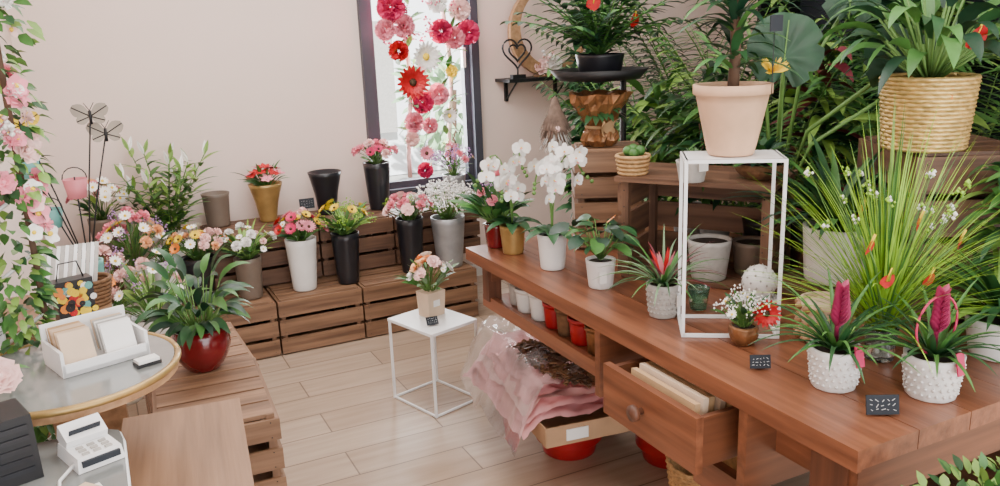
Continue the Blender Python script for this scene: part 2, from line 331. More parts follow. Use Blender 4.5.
# lily
o=M("white_vase_of_lilies",(.28,4.45,.292)); o.vase(.05,.065,.25,CW)
for i in range(15):
    t=i*2.4; r=.04+.19*math.sqrt(i/15); tp=V((r*math.cos(t),r*math.sin(t)*.8,U(.5,.76)))
    o.tube([(0,0,.2),(tp.x*.4,tp.y*.4,tp.z*.7),tp],.0028,STEM,4)
    for j in range(13):
        q=V((0,0,.2)).lerp(tp,.3+.053*j); a=j*2.1+i
        o.leaf(q,(math.cos(a),math.sin(a),.7),.14,.03,G1 if j%2 else G3 if i%3 else G2,.6,4)
    for j in range(2):
        a=U(0,6.28)
        for sd in ((1,0,0),(0,1,0)): o.strip(tp,(math.cos(a)*.4,math.sin(a)*.4,1),sd,.08,.022,G3 if j else WH,0,3)
o.make()
V1("vase_of_mixed_flowers",(.09,4.12,.292),.05,.07,.25,CG,(.15,.3,[('dy',WH,.028,9),('puff',LIL,.03,6),('carn',PK,.028,7),('daisy',YL,.024,4),('carn',PE,.026,5)],30,(G1,G2),.1,.03))
V1("vase_of_mixed_flowers",(-.05,3.84,.0),.09,.11,.42,CW,(.15,.34,[('dy',ORG,.028,8),('puff',LIL,.03,6),('carn',LP,.03,8),('rose',HP,.022,3),('dy',WH,.028,6)],30,(G1,GS),.1,.03))
V1("vase_of_mixed_flowers",(-.02,4.5,.535),.05,.07,.18,TAU,(.14,.22,[('dy',WH,.03,9),('carn',PE,.028,6),('rose',PK,.026,5)],22,(G2,G3),.1,.03))
V1("vase_of_foliage",(.12,3.55,.0),.08,.10,.46,CW,(.16,.30,[('puff',LIL,.025,5),('dy',WH,.024,7),('carn',LP,.026,6)],40,(G1,G2,G3),.14,.035))
# peace lily
o=M("potted_peace_lily",(.21,2.60,.552)); o.vase(.05,.08,.135,REDG,bulge=.022)
for i in range(84):
    t=i*2.4; e=.2+1.05*(i/84); h=U(.05,.19)*(1.1-i/130)
    d=V((math.cos(t)*e,math.sin(t)*e,1)).normalized(); st=V((math.cos(t)*.02,math.sin(t)*.02,.12)); q=st+d*h
    o.tube([st,q],.0018,STEM,4); o.leaf(q,d+V((0,0,-.1)),U(.08,.125),U(.024,.034),random.choice((G1,G2,G2,G4)),1.7,6,tw=.8)
o.make()
# ------------------------------------------------------------ left counter
c=M("wooden_counter_box",(.046,1.394,0),-.1); c.box((0,0,.371),(.22,.87,.742),PLY); c.box((0,0,.75),(.245,.9,.016),PLY); c.box((.112,0,.66),(.006,.86,.03),WEDGE); c.make()
GT=mat("glass_top_grey",(128,132,130),.12,var=.08,coat=.6); CTR=mat("counter_panel",(92,80,72),.5,var=.15)
def slab(m,pts,z0,z1,mt):
    n=len(pts); m.add([(x,y,z0) for x,y in pts]+[(x,y,z1) for x,y in pts],[list(range(n))[::-1],list(range(n,2*n))]+[(i,(i+1)%n,n+(i+1)%n,n+i) for i in range(n)],mt,False)
c=M("round_glass_shelf"); P=[(-.11+.2*math.cos(a),1.70+.2*math.sin(a)) for a in [2*math.pi*i/48 for i in range(48)]]
slab(c,P,.926,.942,WEDGE); slab(c,[(-.11+(x+.11)*.97,1.70+(y-1.70)*.97) for x,y in P],.942,.950,GT)
c.tube([(x,y,.946) for x,y in P+P[:1]],.007,GOLD,6); c.lathe([(.05,0),(.04,.02),(.03,.06),(.03,.88),(.08,.926)],WEDGE,(-.12,1.70,0),20); c.make()
c=M("glass_counter"); top=[(-.85,1.53),(-.06,1.53),(-.035,1.51),(-.03,1.47),(-.03,.62),(-.85,.62)]
slab(c,top,.872,.885,GT); slab(c,[(x-.11,y-.015) for x,y in top],0,.87,CTR); c.tube([(x,y,.878) for x,y in top[:5]],.004,METW,6); c.make()
o=M("card_display_box",(-.055,1.72,.951),.32)
o.box((0,0,.004),(.16,.11,.008),METW); o.box((0,.052,.04),(.16,.006,.08),METW); o.box((-.078,0,.025),(.006,.11,.05),METW); o.box((.078,0,.025),(.006,.11,.05),METW); o.box((0,-.052,.012),(.16,.006,.024),METW)
for i in range(11): o.box((-.042,-.03+.007*i,.045),(.058,.002,.065),random.choice((PAP,KR2,KR)),R=Matrix.Rotation(-.35,3,'X'))
for i in range(6): o.box((.035,-.03+.01*i,.045),(.058,.002,.06),random.choice((PAP,KR2,CG)),R=Matrix.Rotation(-.35,3,'X'))
o.make()
o=M("card_payment_terminal",(-.08,1.425,.886),.35); o.box((0,0,.012),(.075,.095,.024),METW,taper=.92); o.box((0,.026,.034),(.066,.04,.03),METW,R=Matrix.Rotation(.5,3,'X')); o.box((0,.012,.044),(.05,.002,.02),SLATE,R=Matrix.Rotation(.5,3,'X')); o.box((0,-.046,.014),(.06,.008,.01),SLATE)
for i in range(9): o.box((-.018+.018*(i%3),-.034+.014*(i//3),.025),(.011,.007,.003),CG)
o.tube([(-.03,-.02,.01),(-.07,-.06,.008),(-.09,-.12,.005),(-.05,-.17,.005),(-.14,-.19,.005)],.003,METW,5); o.make()
o=M("loose_papers",(-.10,1.25,.886),.3); o.box((0,0,.001),(.1,.12,.002),PAP); o.box((.02,.03,.003),(.06,.07,.002),KR2,rz=.4); o.make()
o=M("small_card_holder",(.03,1.64,.951),.3); o.box((0,0,.003),(.045,.03,.006),METB); o.box((0,0,.009),(.04,.026,.006),PAP); o.make()
o=M("black_speaker",(-.21,1.42,.886),.3); o.box((0,0,.055),(.1,.09,.11),METB,taper=.96)
for i in range(5): o.box((0,-.046,.02+.018*i),(.08,.002,.008),BLK)
o.make()
c=M("gift_ledge"); c.box((-.145,2.28,.45),(.24,.30,.9),PLY); c.box((-.145,2.28,.907),(.25,.32,.014),PLY); c.make()
o=M("ribbon_bundle",(-.13,2.26,.914))
for i in range(14): o.strip((-.06+.010*i,.0,.0),(.2,.05,1),(1,0,0),.2,.009,CG if i%2 else METW,-1.3,8,lambda t:1,.0)
o.make()
o=M("patterned_gift_bag",(-.10,2.15,.914),.3); o.box((0,0,.05),(.08,.04,.1),BLK,taper=1.1)
for i in range(40):
    x=U(-.04,.04); z=U(.01,.095); r=U(.007,.012); mm=random.choice((YL,YL,RD,BLK,ORG,TEAL,WH)); o.lathe([(r,-.0),(.0005,.0)],mm,(x,z,0),8)
    for j in range(len(o.v)-16,len(o.v)): a_,b_,c_=o.v[j]; o.v[j]=(a_,-.0225-.002*b_/.095-.0002*(i%7),b_)
o.tube([(-.03,0,.1),(-.02,0,.14),(.02,0,.14),(.03,0,.1)],.002,METB,5); o.make()
def basket(name,loc,r0,r1,h,m,soil=False,c=(0,0,0),pw=.009):
    o=M(name,loc); n=int(h/pw); seg=36
    for j in range(n):
        t=j/(n-1); r=r0+(r1-r0)*t; pts=[(r*(1+.02*math.sin(18*a+j*math.pi))*math.cos(a),r*(1+.02*math.sin(18*a+j*math.pi))*math.sin(a),.005+h*t) for a in [2*math.pi*i/72 for i in range(73)]]
        o.tube(pts,.0062,m,5)
    o.lathe([(.001,.003),(r0,.003),(r0*.98,h*.5),(r1*.965,h*.96)],m,(0,0,0),seg)
    if soil: o.lathe([(.001,h*.86),(r1*.97,h*.85)],SOIL)
    return o
basket("wicker_basket",(-.06,2.25,.914),.036,.046,.06,WICD,pw=.008).make()
o=M("butterfly_garden_picks",(-.06,2.40,.914))
o.vase(.03,.036,.08,TEAL)
def pick(top,kind,m):
    o.tube([(0,0,.05),(top[0]*.5,top[1]*.5,top[2]*.6),top],.002,METB,4)
    T=V(top)
    if kind=='b':
        for a,s_,w_ in ((.55,.05,.036),(-.35,.036,.026),(math.pi-.55,.05,.036),(math.pi+.35,.036,.026)):
            d=V((math.cos(a),-.15,math.sin(a))); o.strip(T,d,V((-math.sin(a),0,math.cos(a))),s_,w_,m,0,6,lambda t:.1+.9*math.sin(math.pi*(.05+.85*t**1.3)),0)
            e=T+d.normalized()*s_; o.tube([T,e],.0015,METB,4)
        o.tube([T-V((0,.002,.02)),T+V((0,-.002,.015))],.004,METB,5)
        for q in (-1,1): o.tube([T+V((0,0,.015)),T+V((q*.012,0,.035))],.001,METB,3)
    else:
        o.lathe([(.001,0),(.022,0),(.03,.05),(.028,.05),(.02,.003)],m,T-V((0,0,.055)),16)
        o.tube([T+V((.029*math.cos(a),0,-.005+.03*math.sin(a))) for a in [math.pi*i/8 for i in range(9)]],.0015,METB,4)
pick((.06,.0,.46),'b',PICK); pick((.09,.02,.41),'b',PICK); pick((-.10,0,.45),'b',YL); pick((-.10,.01,.37),'u',TEAL); pick((.0,-.02,.31),'u',PINKT); pick((-.07,.03,.23),'u',TEAL)
o.make()
# garland at left
o=M("flower_garland_arch",(-.20,1.9,0))
o.tube([(-.03,0,0),(-.03,0,2.3)],.008,METW,6); o.tube([(.05,.02,0),(.06,.0,2.3)],.007,BARK,6)
for i in range(16): o.tube([(-.03,0,.3+i*.13),(.055,.01,.36+i*.13)],.004,METW,4)
for i in range(1600):
    z=U(.5,2.15); w_=.05+.03*math.sin(z*5)+.03; t=U(0,6.28); k=U(.5,1); p=V((w_*k*math.cos(t)+.01,w_*k*math.sin(t),z))
    if z>1.45 and R()<.3: continue
    o.leaf(p,(math.cos(t),math.sin(t)-.4,U(-.6,.8)),U(.028,.042),U(.014,.022),random.choice((G1,G1,G3,G2)),.8,3,tw=1)
for i in range(170):
    z=1.15+1.0*R()**.8
    t=U(0,6.28); p=V((.08*math.cos(t)+.01,.08*math.sin(t)-.01,z)); n=(math.cos(t),math.sin(t)-.8,.3)
    q=random.choice((0,1,1,2,2,3))
    if q==0: o.rose(p,n,U(.016,.02),random.choice((PK,LP,PK)))
    elif q==1: o.daisy(p,n,U(.016,.024),random.choice((LP,PK,WH)),YL,5,1)
    elif q==2: o.carn(p,n,.015,random.choice((WH,PK,LP)),18)
    else: o.puff(p,.025,14,[PK,WH,LP],.006)
o.make()
o=M("artificial_rose",(-.205,1.585,.951)); o.tube([(.0,.10,0),(0,.05,.05),(0,0,.05)],.003,STEM,5); o.rose((0,-.005,.05),(.4,-1,.7),.022,LP,5); o.leaf((0,.03,.05),(1,0,.2),.045,.022,G1); o.leaf((0,.03,.05),(-1,0,.2),.045,.022,G1); o.make()
# ------------------------------------------------------------ window garland
o=M("hanging_window_garland",(1.8,4.6,0))
for x in (-.12,.14):
    o.tube([(x+.02*math.sin(z*6),0,z) for z in [.72+.12*i for i in range(14)]],.014,LP,7)
for (x,z,r,ty,m) in ((-.1,1.28,.098,'daisy',RD),(-.01,1.42,.09,'daisy',WH),(-.04,1.16,.06,'carn',HP),(.06,1.2,.06,'carn',PK),(.12,1.07,.05,'daisy',WH),(-.1,1.05,.055,'carn',PK),(-.04,.86,.048,'daisy',PK),(.12,.87,.048,'daisy',PK),(-.05,.76,.045,'carn',HP),
  (-.2,1.70,.075,'carn',HP),(-.13,1.6,.062,'carn',PK),(-.24,1.58,.055,'carn',PK),(.1,1.56,.065,'carn',HP),(.18,1.52,.06,'carn',PK),(.27,1.55,.065,'carn',HP),(.22,1.68,.06,'carn',LP),(-.17,1.46,.055,'carn',RD),(-.18,1.8,.065,'carn',PK),(-.12,.95,.042,'carn',LP),(.0,1.02,.045,'carn',PK),(.08,1.72,.055,'rose',WH),(.15,1.33,.035,'rose',YL),(-.05,1.83,.065,'carn',HP),(.15,1.87,.065,'carn',LP),(-.2,1.95,.065,'carn',PK),(0,1.98,.065,'rose',WH)):
    p=(x,-.04,z); n=(U(-.3,.1),-1,U(-.1,.2))
    if ty=='daisy': o.daisy(p,n,r,m,DC if m is not WH else YL,18)
    elif ty=='carn': o.carn(p,n,r,m,54)
    else: o.rose(p,n,r*.8,m)
for i in range(90):
    x=random.choice((-.12,.14))+U(-.05,.05); z=U(.85,2.0); o.leaf((x,-.01,z),(U(-1,1),-.3,U(-.6,1)),.09,.035,random.choice((G1,GS,G3)),.5,4,tw=.5)
for i in range(40): 
    x=U(-.25,.3); z=U(1.5,2.0); o.puff((x,-.03,z),.03,8,[HP,PK],.008)
o.make()
# wall shelf, decor
o=M("black_wall_shelf"); o.box((2.56,4.62,1.25),(.5,.2,.02),METB)
for x in (2.38,2.74): o.box((x,4.71,1.18),(.02,.02,.13),METB); o.tube([(x,4.7,1.13),(x,4.56,1.24)],.006,METB,5)
o.make()
o=M("wooden_moon_ornament",(2.64,4.6,1.262))
P=[];n=30
for i in range(n+1): P.append(math.radians(80+ i*270/n))
vs=[];fs=[]
for a in P:
    w_=.004+.06*math.sin((a-P[0])/(P[-1]-P[0])*math.pi); 
    for rr in (.27+w_*.2,.27-w_):
        for yy in (-.02,.02): vs.append((-.0+rr*math.cos(a),yy,.28+rr*math.sin(a)))
for i in range(n):
    q=i*4; fs+=[(q,q+4,q+5,q+1),(q+2,q+3,q+7,q+6),(q,q+2,q+6,q+4),(q+1,q+5,q+7,q+3)]
o.add(vs,fs,WEDGE,False); o.box((-.0,0,.004),(.2,.06,.008),WEDGE); o.carn((.02,-.03,.08),(0,-1,.4),.05,WH); o.rose((-.07,-.03,.06),(0,-1,.4),.04,LP); o.puff((-.02,-.03,.12),.05,20,[LP,WH],.012); o.make()
o=M("wire_heart_ornament",(2.38,4.54,1.262)); o.box((0,0,.012),(.09,.04,.024),METB); o.tube([(0,0,.02),(0,0,.07)],.005,METB,5)
for k_ in (.0062,.0035): o.tube([(k_*16*math.sin(a)**3,0,.16+k_*(13*math.cos(a)-5*math.cos(2*a)-2*math.cos(3*a)-math.cos(4*a))) for a in [2*math.pi*i/40 for i in range(41)]],.006,METB,6)
o.make()
# ------------------------------------------------------------ table plants
def orchid(name,loc,r,h,m,stems,dx=0):
    o=M(name,loc); o.vase(r*.8,r,h,m)
    for i in range(8):
        t=i*2.4; o.leaf((0,0,h*.95),(math.cos(t),math.sin(t),.8),.12,.045,G2,1.3,6,fold=.3)
    for (tx,ty,hh) in stems:
        pts=[]
        for i in range(9):
            q=i/8; pts.append(V((tx*(q**1.6),ty*q**1.6,h+hh*math.sin(q*2.3)/1.0)))
        o.tube(pts,.0028,STEM,5)
        for i in range(7):
            q=pts[2+i]; p=q+V((U(-.035,.035),U(-.045,-.005),U(-.03,.02)))
            o.tube([q,p],.0015,STEM,4); o.orch(p,(U(-.9,.6),-1,U(-.4,.3)),U(.024,.031))
        for k in range(3): o.ball(pts[8]+V((tx*.1*k,-.01*k,-.012*k)),.007,STEM,6,5)
    return o.make()
orchid("potted_white_orchid",(1.25,2.46,.801),.045,.10,GOLD,((-.13,-.03,.25),(.02,-.05,.27),(-.06,-.05,.17)))
orchid("potted_white_orchid",(1.27,2.22,.801),.049,.115,CW,((-.07,-.02,.23),(.10,-.03,.25),(.03,.05,.28)))
o=M("potted_kalanchoe",(1.24,2.57,.801)); o.vase(.035,.043,.085,REDG); o.bouquet(.08,.07,.18,[('puff',LIL,.025,4),('carn',PK,.018,4)],70,(G1,G2),.12,.03); o.make()
o=M("potted_anthurium",(1.29,1.97,.801)); o.vase(.036,.045,.085,CW); o.box((-.02,-.043,.04),(.022,.003,.035),PAP,rz=-.3)
heart=lambda t: (math.sin(math.pi*min(1,.18+.82*t**1.1)))**.6
for i in range(28):
    t=i*2.4; e=.2+.9*i/28; d=V((math.cos(t)*e,math.sin(t)*e,1)).normalized(); q=V((0,0,.08))+d*U(.05,.14); o.tube([(0,0,.08),q],.0018,STEM,4); o.leaf(q,V((d.x,d.y,.1)),U(.05,.075),U(.032,.045),random.choice((G2,G1,G4)),.9,5,heart,tw=.6)
o.tube([(0,0,.08),(.01,-.02,.2)],.002,STEM,4); o.strip((.01,-.02,.2),(.5,-.5,.6),(1,1,0),.035,.028,ORG,0,4,heart); o.make()
def brom(name,loc,r,h,m,spear=None,n=26,L=.15,W=.016,ms=(G1,G2),emb=True):
    o=M(name,loc); o.vase(r*.82,r,h,m,seg=40,wob=.012 if emb else 0)
    if emb:
        for j in range(5):
            for i in range(22):
                a=2*math.pi*(i+.5*(j%2))/22; rr=(r*.82+(r-r*.82)*(j+1)/6)+.0005; o.octa((rr*math.cos(a),rr*math.sin(a),h*(j+1)/6.3),.0045,m)
    for i in range(n):
        t=i*2.4; e=.3+1.0*i/n; o.leaf((math.cos(t)*.01,math.sin(t)*.01,h*.9),(math.cos(t)*e,math.sin(t)*e,1),L*U(.75,1.1),W,random.choice(ms),1.2,7,lambda t:(1-t)**.6*.9+.05,.4)
    if spear:
        N=16
        for i in range(N):
            sd=1 if i%2 else -1; z=h+.04+i*.0052; o.strip((0,0,z),(sd*(.95-.5*i/N),-.12,1),(0,1,.2*sd),.044*(1-.3*i/N),.016,spear,.35,5,lambda t:(.6+.6*math.sin(math.pi*t*.8))*(1-t**4*.9),.5)
            if i%2: o.strip((0,0,z),(0,-.6,1),(1,0,0),.034,.018,spear,.35,4,None,.4)
        o.tube([(0,0,h),(0,0,h+.12)],.005,spear,6)
    return o
HPK=mat("bromeliad_pink",(168,44,92),.45,var=.35)
o=brom("potted_tillandsia",(1.29,1.67,.801),.045,.09,CG,None,56,.18,.010,(G1,G2,GS,BUR)); 
for i in range(6): o.strip((0,0,.11),(U(-.5,.5),U(-.5,.5),1),(1,0,0),.08,.012,PINKT if i%2 else RD,0,3)
o.box((.02,-.047,.05),(.03,.003,.03),PAP,rz=.3); o.make()
o=brom("potted_pink_bromeliad",(1.32,1.13,.801),.054,.088,CW,HPK,44,.19,.014,(G1,G2,G2)); o.box((.0,-.06,.085),(.022,.003,.045),HP,R=Matrix.Rotation(-.2,3,'X')); o.make()
o=brom("potted_pink_bromeliad",(1.45,1.0,.801),.057,.09,CW,HPK,44,.18,.014,(G1,G2,G2)); o.box((-.01,-.064,.09),(.022,.003,.045),HP,R=Matrix.Rotation(-.2,3,'X'))
pts=[(.06*math.cos(a),.0,.15+.06*math.sin(a)) for a in [2*math.pi*i/30 for i in range(31)]]; o.tube(pts,.0025,HP,5); o.make()
tag("price_tag",(1.29,.985,.801),.062,.038,-.5); tag("price_tag",(1.25,1.27,.801),.045,.03,-.5); 
o=M("ceramic_ball_ornament",(1.50,1.54,.801)); o.vase(.04,.05,.05,CW,CW); o.ball((0,0,.09),.045,CW,18,12); 
for i in range(60):
    z=1-2*(i+.5)/60; q=math.sqrt(1-z*z); o.octa((.045*q*math.cos(i*2.4),.045*q*math.sin(i*2.4),.09+.045*z),.004,CG)
o.make()
o=M("green_glass_tealight",(1.40,1.66,.801)); o.vase(.022,.03,.06,GGL,KR2,fz=.4,th=.003); o.make()
o=M("pebble_bowl",(1.42,1.80,.801)); o.vase(.03,.045,.035,CG,CONC); 
for i in range(14): o.ball((U(-.03,.03),U(-.03,.03),.036),.008,random.choice((CONC,WH,TAU)),7,5)
o.make()
o=M("flower_arrangement_bowl",(1.33,1.41,.801)); o.vase(.026,.034,.045,COP,bulge=.005); o.bouquet(.04,.055,.085,[('puff',WH,.022,9),('dy',WH,.013,6)],18,(G1,G2),.06,.016); o.daisy((.03,-.04,.08),(-.6,-1,.3),.034,RD,DC,18); o.make()
o=M("white_display_stand",(1.365,1.51,.801),-.6); w_,d_,h_=.225,.14,.44; q=.008
for a in (-1,1):
    for b2 in (-1,1): o.box((a*w_/2,b2*d_/2,h_/2),(q,q,h_),METW)
    for z in (q/2,h_-q/2): o.box((0,a*d_/2,z),(w_,q,q),METW); o.box((a*w_/2,0,z),(q,d_,q),METW)
o.box((0,0,h_-.002),(w_,d_,.004),METW); o.make()
o=M("terracotta_pot_with_dracaena",(1.365,1.515,1.244)); o.vase(.055,.09,.165,TERR,rim=.002,th=.010)
o.tube([(0,0,.13),(.005,0,.24),(-.005,0,.4)],.014,BARK,8,.011)
for i in range(90):
    t=i*2.4; e=U(.3,1.5); z=.19+.25*R(); o.leaf((0,0,z),(math.cos(t)*e,math.sin(t)*e,1),U(.10,.2),.022,random.choice((G2,G1,G4)),1.4,6)
for i in range(40): o.strip((.065,-.06,.19),(U(-1,1),U(-1,.4),U(0,1.2)),(0,0,1),.04,.009,YL,0,2)
o.box((.02,-.11,.3),(.045,.003,.035),SLATE,rz=.2); o.tube([(.02,-.105,.12),(.02,-.105,.3)],.0015,METB,4)
o.make()
o=M("lattice_candle_holder",(1.51,1.33,.801)); 
for j in range(12):
    for z in (.015,.05,.085): o.octa((.062*math.cos(j*math.pi/6),.062*math.sin(j*math.pi/6),z),.014,WEDGE)
o.vase(.058,.06,.1,KR2,KR2); o.make()
crate("wooden_crate",(1.80,1.56,.801),(.26,.24,.06),.2,CRD,True,slats=1)
o=M("white_pot_with_anthuriums",(1.75,1.52,.863)); o.vase(.078,.088,.15,CW,th=.008)
for i in range(80):
    t=i*2.4;e=U(.2,1.0); o.leaf((0,0,.12),(math.cos(t)*e,math.sin(t)*e,1),U(.2,.36),.026,random.choice((G2,G1,G4)),1.2,7)
for x,y,z in ((-.06,-.12,.22),(.05,-.13,.26),(.10,-.1,.19)): o.tube([(0,0,.13),(x*.6,y*.6,z*.9),(x,y,z)],.002,STEM,4); o.anth((x,y,z),(U(-.6,.6),-.4,.7),.026)
o.make()
o=M("ornamental_grass_vase",(1.52,1.18,.801)); o.vase(.03,.036,.075,GLASS,CONC,th=.003,fz=.2)
for i in range(14): o.ball((U(-.018,.018),U(-.018,.018),.015+.004*i),.009,random.choice((CONC,WH,CG)),7,5)
for i in range(380):
    t=U(0,6.28); e=min(1.15,abs(random.gauss(0,.55))); o.leaf((U(-.01,.01),U(-.01,.01),.06),(math.cos(t)*e,math.sin(t)*e,1),U(.25,.54)*(1-.2*e),.005,random.choice((GY,GY,G3,G1)),U(.4,1.2),8,lambda t:(1-t)**.5+.05,.3)
for i in range(20):
    t=U(0,6.28); e=U(.1,.6); d=V((math.cos(t)*e,math.sin(t)*e,1)).normalized(); q=V((0,0,.06))+d*U(.25,.4); o.tube([(0,0,.06),q],.001,STEM,3); o.puff(q,.012,8,[WH,GY,GY],.005)
for x,z in ((-.10,.22),(.03,.20),(-.02,.33),(.12,.27),(-.16,.30)): o.tube([(0,0,.06),(x*.6,-.05,z*.8),(x,-.08,z)],.0018,STEM,4); o.anth((x,-.08,z),(U(-.8,.8),-.3,.8),.022)
o.make()
o=M("white_pot_with_dracaena",(1.76,1.06,.801)); o.vase(.06,.075,.09,CW); 
for i in range(80):
    t=i*2.4;e=U(.3,1.4); o.leaf((0,0,.08),(math.cos(t)*e,math.sin(t)*e,1),U(.18,.32),.022,random.choice((G2,G1,G3)),1.2,7)
o.box((-.05,-.07,.1),(.03,.003,.04),ORG); o.make()
# crates on table
crate("wooden_crate",(1.62,1.90,.801),(.46,.28,.30),math.radians(-57),CRD,False,'y-',3)
crate("wooden_crate",(1.60,2.40,.801),(.24,.22,.35),-.5,CR,True,None,4)
crate("wooden_crate",(1.96,1.38,.801),(.30,.36,.43),-.5,CRD,True,None,4)
o=M("crate_top_board",(1.62,1.90,1.102),math.radians(-57)); o.box((0,0,.007),(.47,.29,.014),CRD[0]); o.make()
o=M("stored_flower_pot",(1.58,1.83,.815)); o.vase(.05,.065,.12,CG); o.make()
o=M("stored_flower_pot",(1.72,1.80,.815)); o.vase(.05,.06,.10,TAU); o.make()
o=basket("wicker_basket_with_cactus",(1.44,2.02,1.117),.04,.048,.05,WIC,True)
for i in range(7): o.ball((U(-.02,.02),U(-.02,.02),.065+.01*R()),.016,G1,8,6)
o.make()
o=M("small_white_succulent_pot",(1.50,1.82,1.117)); o.vase(.035,.045,.06,CG); 
for i in range(40): t=i*2.4; e=.2+i*.04; o.leaf((0,0,.055),(math.cos(t)*e,math.sin(t)*e,1),.045,.014,random.choice((GS,G1)),.2,3)
o.box((0,-.05,.05),(.03,.003,.03),PAP); o.make()
o=M("dark_bowl_planter",(1.68,1.74,1.117)); o.vase(.04,.075,.045,WICD,bulge=.01); 
for i in range(80): t=i*2.4; e=U(.2,1.5); o.leaf((0,0,.04),(math.cos(t)*e,math.sin(t)*e,1),.11,.03,random.choice((G2,G4,G1)),1,4)
o.make()
o=M("foil_wrapped_gift_plant",(1.57,2.40,1.153)); o.lathe([(.001,0),(.05,0),(.062,.02),(.056,.045),(.04,.065),(.055,.09),(.075,.12),(.095,.15),(.105,.18),(.09,.17),(.06,.12),(.001,.09)],COP,(0,0,0),30,.1,jit=.005,sm=False)
for a in (.5,-.4,2.6,3.6): o.strip((-.02,-.055,.065),(math.cos(a),-.4,math.sin(a)),(0,0,1),.065,.03,KR,1,5)
o.tube([(.046*math.cos(a),.046*math.sin(a),.065) for a in [2*math.pi*i/20 for i in range(21)]],.006,KR,5)
for i in range(30): t=i*2.4; e=U(.4,1.5); o.leaf((0,0,.1),(math.cos(t)*e,math.sin(t)*e,1),.12,.035,G2,1.6,5)
o.make()
o=M("gnome_figurine",(1.43,2.46,1.153)); o.ball((0,0,.045),.042,FUR,14,9); o.lathe([(.046,.06),(.04,.09),(.022,.13),(.01,.165),(.001,.175)],FUR,(0,0,0),16); o.ball((-.015,-.038,.066),.011,LP,8,6)
for i in range(520):
    t=U(0,6.28); z=U(.01,.13); rr=.042 if z<.08 else .042*(1-(z-.08)/.09); o.strip((rr*math.cos(t),rr*math.sin(t),z),(math.cos(t)*.7,math.sin(t)*.7,-1),(-math.sin(t),math.cos(t),0),.032,.005,CG if (z<.06 and R()<.6) else FUR,0,2)
o.make()
o=M("black_pedestal_tray",(1.59,2.43,0)); o.tube([(.19,.13,.802),(.19,.13,1.375)],.012,METB,8); o.lathe([(.001,.802),(.06,.802),(.06,.812),(.001,.815)],METB,(.19,.13,0),20); o.box((.09,.06,1.37),(.26,.03,.012),METB,rz=.6)
o.lathe([(.001,1.376),(.14,1.376),(.17,1.41),(.16,1.41),(.135,1.384)],METB,(0,0,0),36); o.make()
o=M("potted_zamioculcas",(1.60,2.44,1.386)); o.vase(.07,.085,.075,BLK)
for i in range(34):
    t=i*2.4; e=.2+1.3*i/34; L=U(.22,.36); pts=[];p=V((0,0,.07)); d=V((math.cos(t)*e,math.sin(t)*e,1)).normalized()
    for j in range(9): pts.append(p.copy()); p=p+d*L/8; d=(d+V((0,0,-.08))).normalized()
    o.tube(pts,.005,G1,5,.002)
    for j in range(2,9):
        sd=d.cross(V((0,0,1))).normalized()
        for s_ in (-1,1): o.leaf(pts[j],sd*s_+d*.7+V((0,0,.2)),.065,.03,random.choice((G2,G4,G1)),.5,4)
for x,z in ((-.09,.24),(.0,.27),(.07,.18)): o.tube([(0,0,.07),(x,-.1,z)],.003,STEM,4); o.anth((x,-.1,z),(U(-.5,.5),-.3,.8),.035)
o.make()
o=basket("gold_basket_planter",(1.82,1.34,1.234),.090,.104,.165,BGOLD,True,pw=.009)
for i in range(60):
    t=i*2.4; e=.2+1.3*i/60; L=U(.1,.24); d=V((math.cos(t)*e,math.sin(t)*e,1)).normalized(); q=V((0,0,.15))+d*L
    o.tube([(0,0,.15),q],.003,STEM,5); o.leaf(q,d,U(.14,.2),U(.03,.045),random.choice((G2,G4,G1)),1.9,6,tw=.5)
o.anth((-.02,-.12,.26),(.3,-.3,1),.04)
o.box((-.03,-.09,.14),(.03,.003,.045),ORG,rz=.3); o.make()
crate("wooden_crate",(2.30,1.30,.0),(.32,.32,.6),0,CRD,True,None,6); crate("wooden_crate",(2.30,1.30,.601),(.32,.32,.6),0,CRD,True,None,6)
o=basket("wicker_planter",(2.26,1.28,1.203),.09,.11,.18,WIC,True)
for i in range(60):
    t=i*2.4; e=U(.2,1.3); o.leaf((0,0,.16),(math.cos(t)*e,math.sin(t)*e,1),U(.22,.36),.035,random.choice((G2,G1)),1.2,7)
o.make()
def monleaf(o,c,n,r,m):
    n,a,b=o.frame(n); c=V(c); N=44; vs=[c]; 
    for K in (.35,.7,1):
        for i in range(N):
            t=2*math.pi*i/N; rad=r*K*(1-.55*math.exp(-((t-math.pi)/.28)**2))*(1+.25*math.cos(t))*(.80 if (K==1 and i%6==0 and .9<t<5.4) else 1)
            x=rad*math.cos(t)*-1; y=rad*math.sin(t)*.85; vs.append(c+b*x+a*y+n*(.25*abs(y)-.9*rad*rad/r*.3+.004*math.sin(t*10)))
    fs=[(0,i+1,(i+1)%N+1) for i in range(N)]
    for k in range(2):
        for i in range(N): q=(i+1)%N; fs.append((1+k*N+i,1+(k+1)*N+i,1+(k+1)*N+q,1+k*N+q))
    o.add(vs,fs,m); o.tube([c+b*r*.6,c,c-b*r*.9],.002,STEM,4)
o=M("potted_monstera",(1.86,1.86,.801)); o.vase(.08,.10,.16,BLK)
for (x,y,z,r,nn) in ((-.31,-.32,.66,.105,(-.6,-.7,.35)),(-.02,-.4,.62,.09,(-.3,-.9,.2)),(.1,-.15,.8,.1,(-.5,-.8,.4)),(.15,.12,.62,.11,(.2,-.8,.4)),(-.12,.1,.86,.1,(-.6,-.5,.5)),(.2,-.25,.55,.09,(0,-.8,.4))):
    o.tube([(0,0,.14),(x*.3,y*.3,z*.7),(x,y,z)],.006,STEM,6); monleaf(o,(x,y,z),nn,r,GM)
o.make()
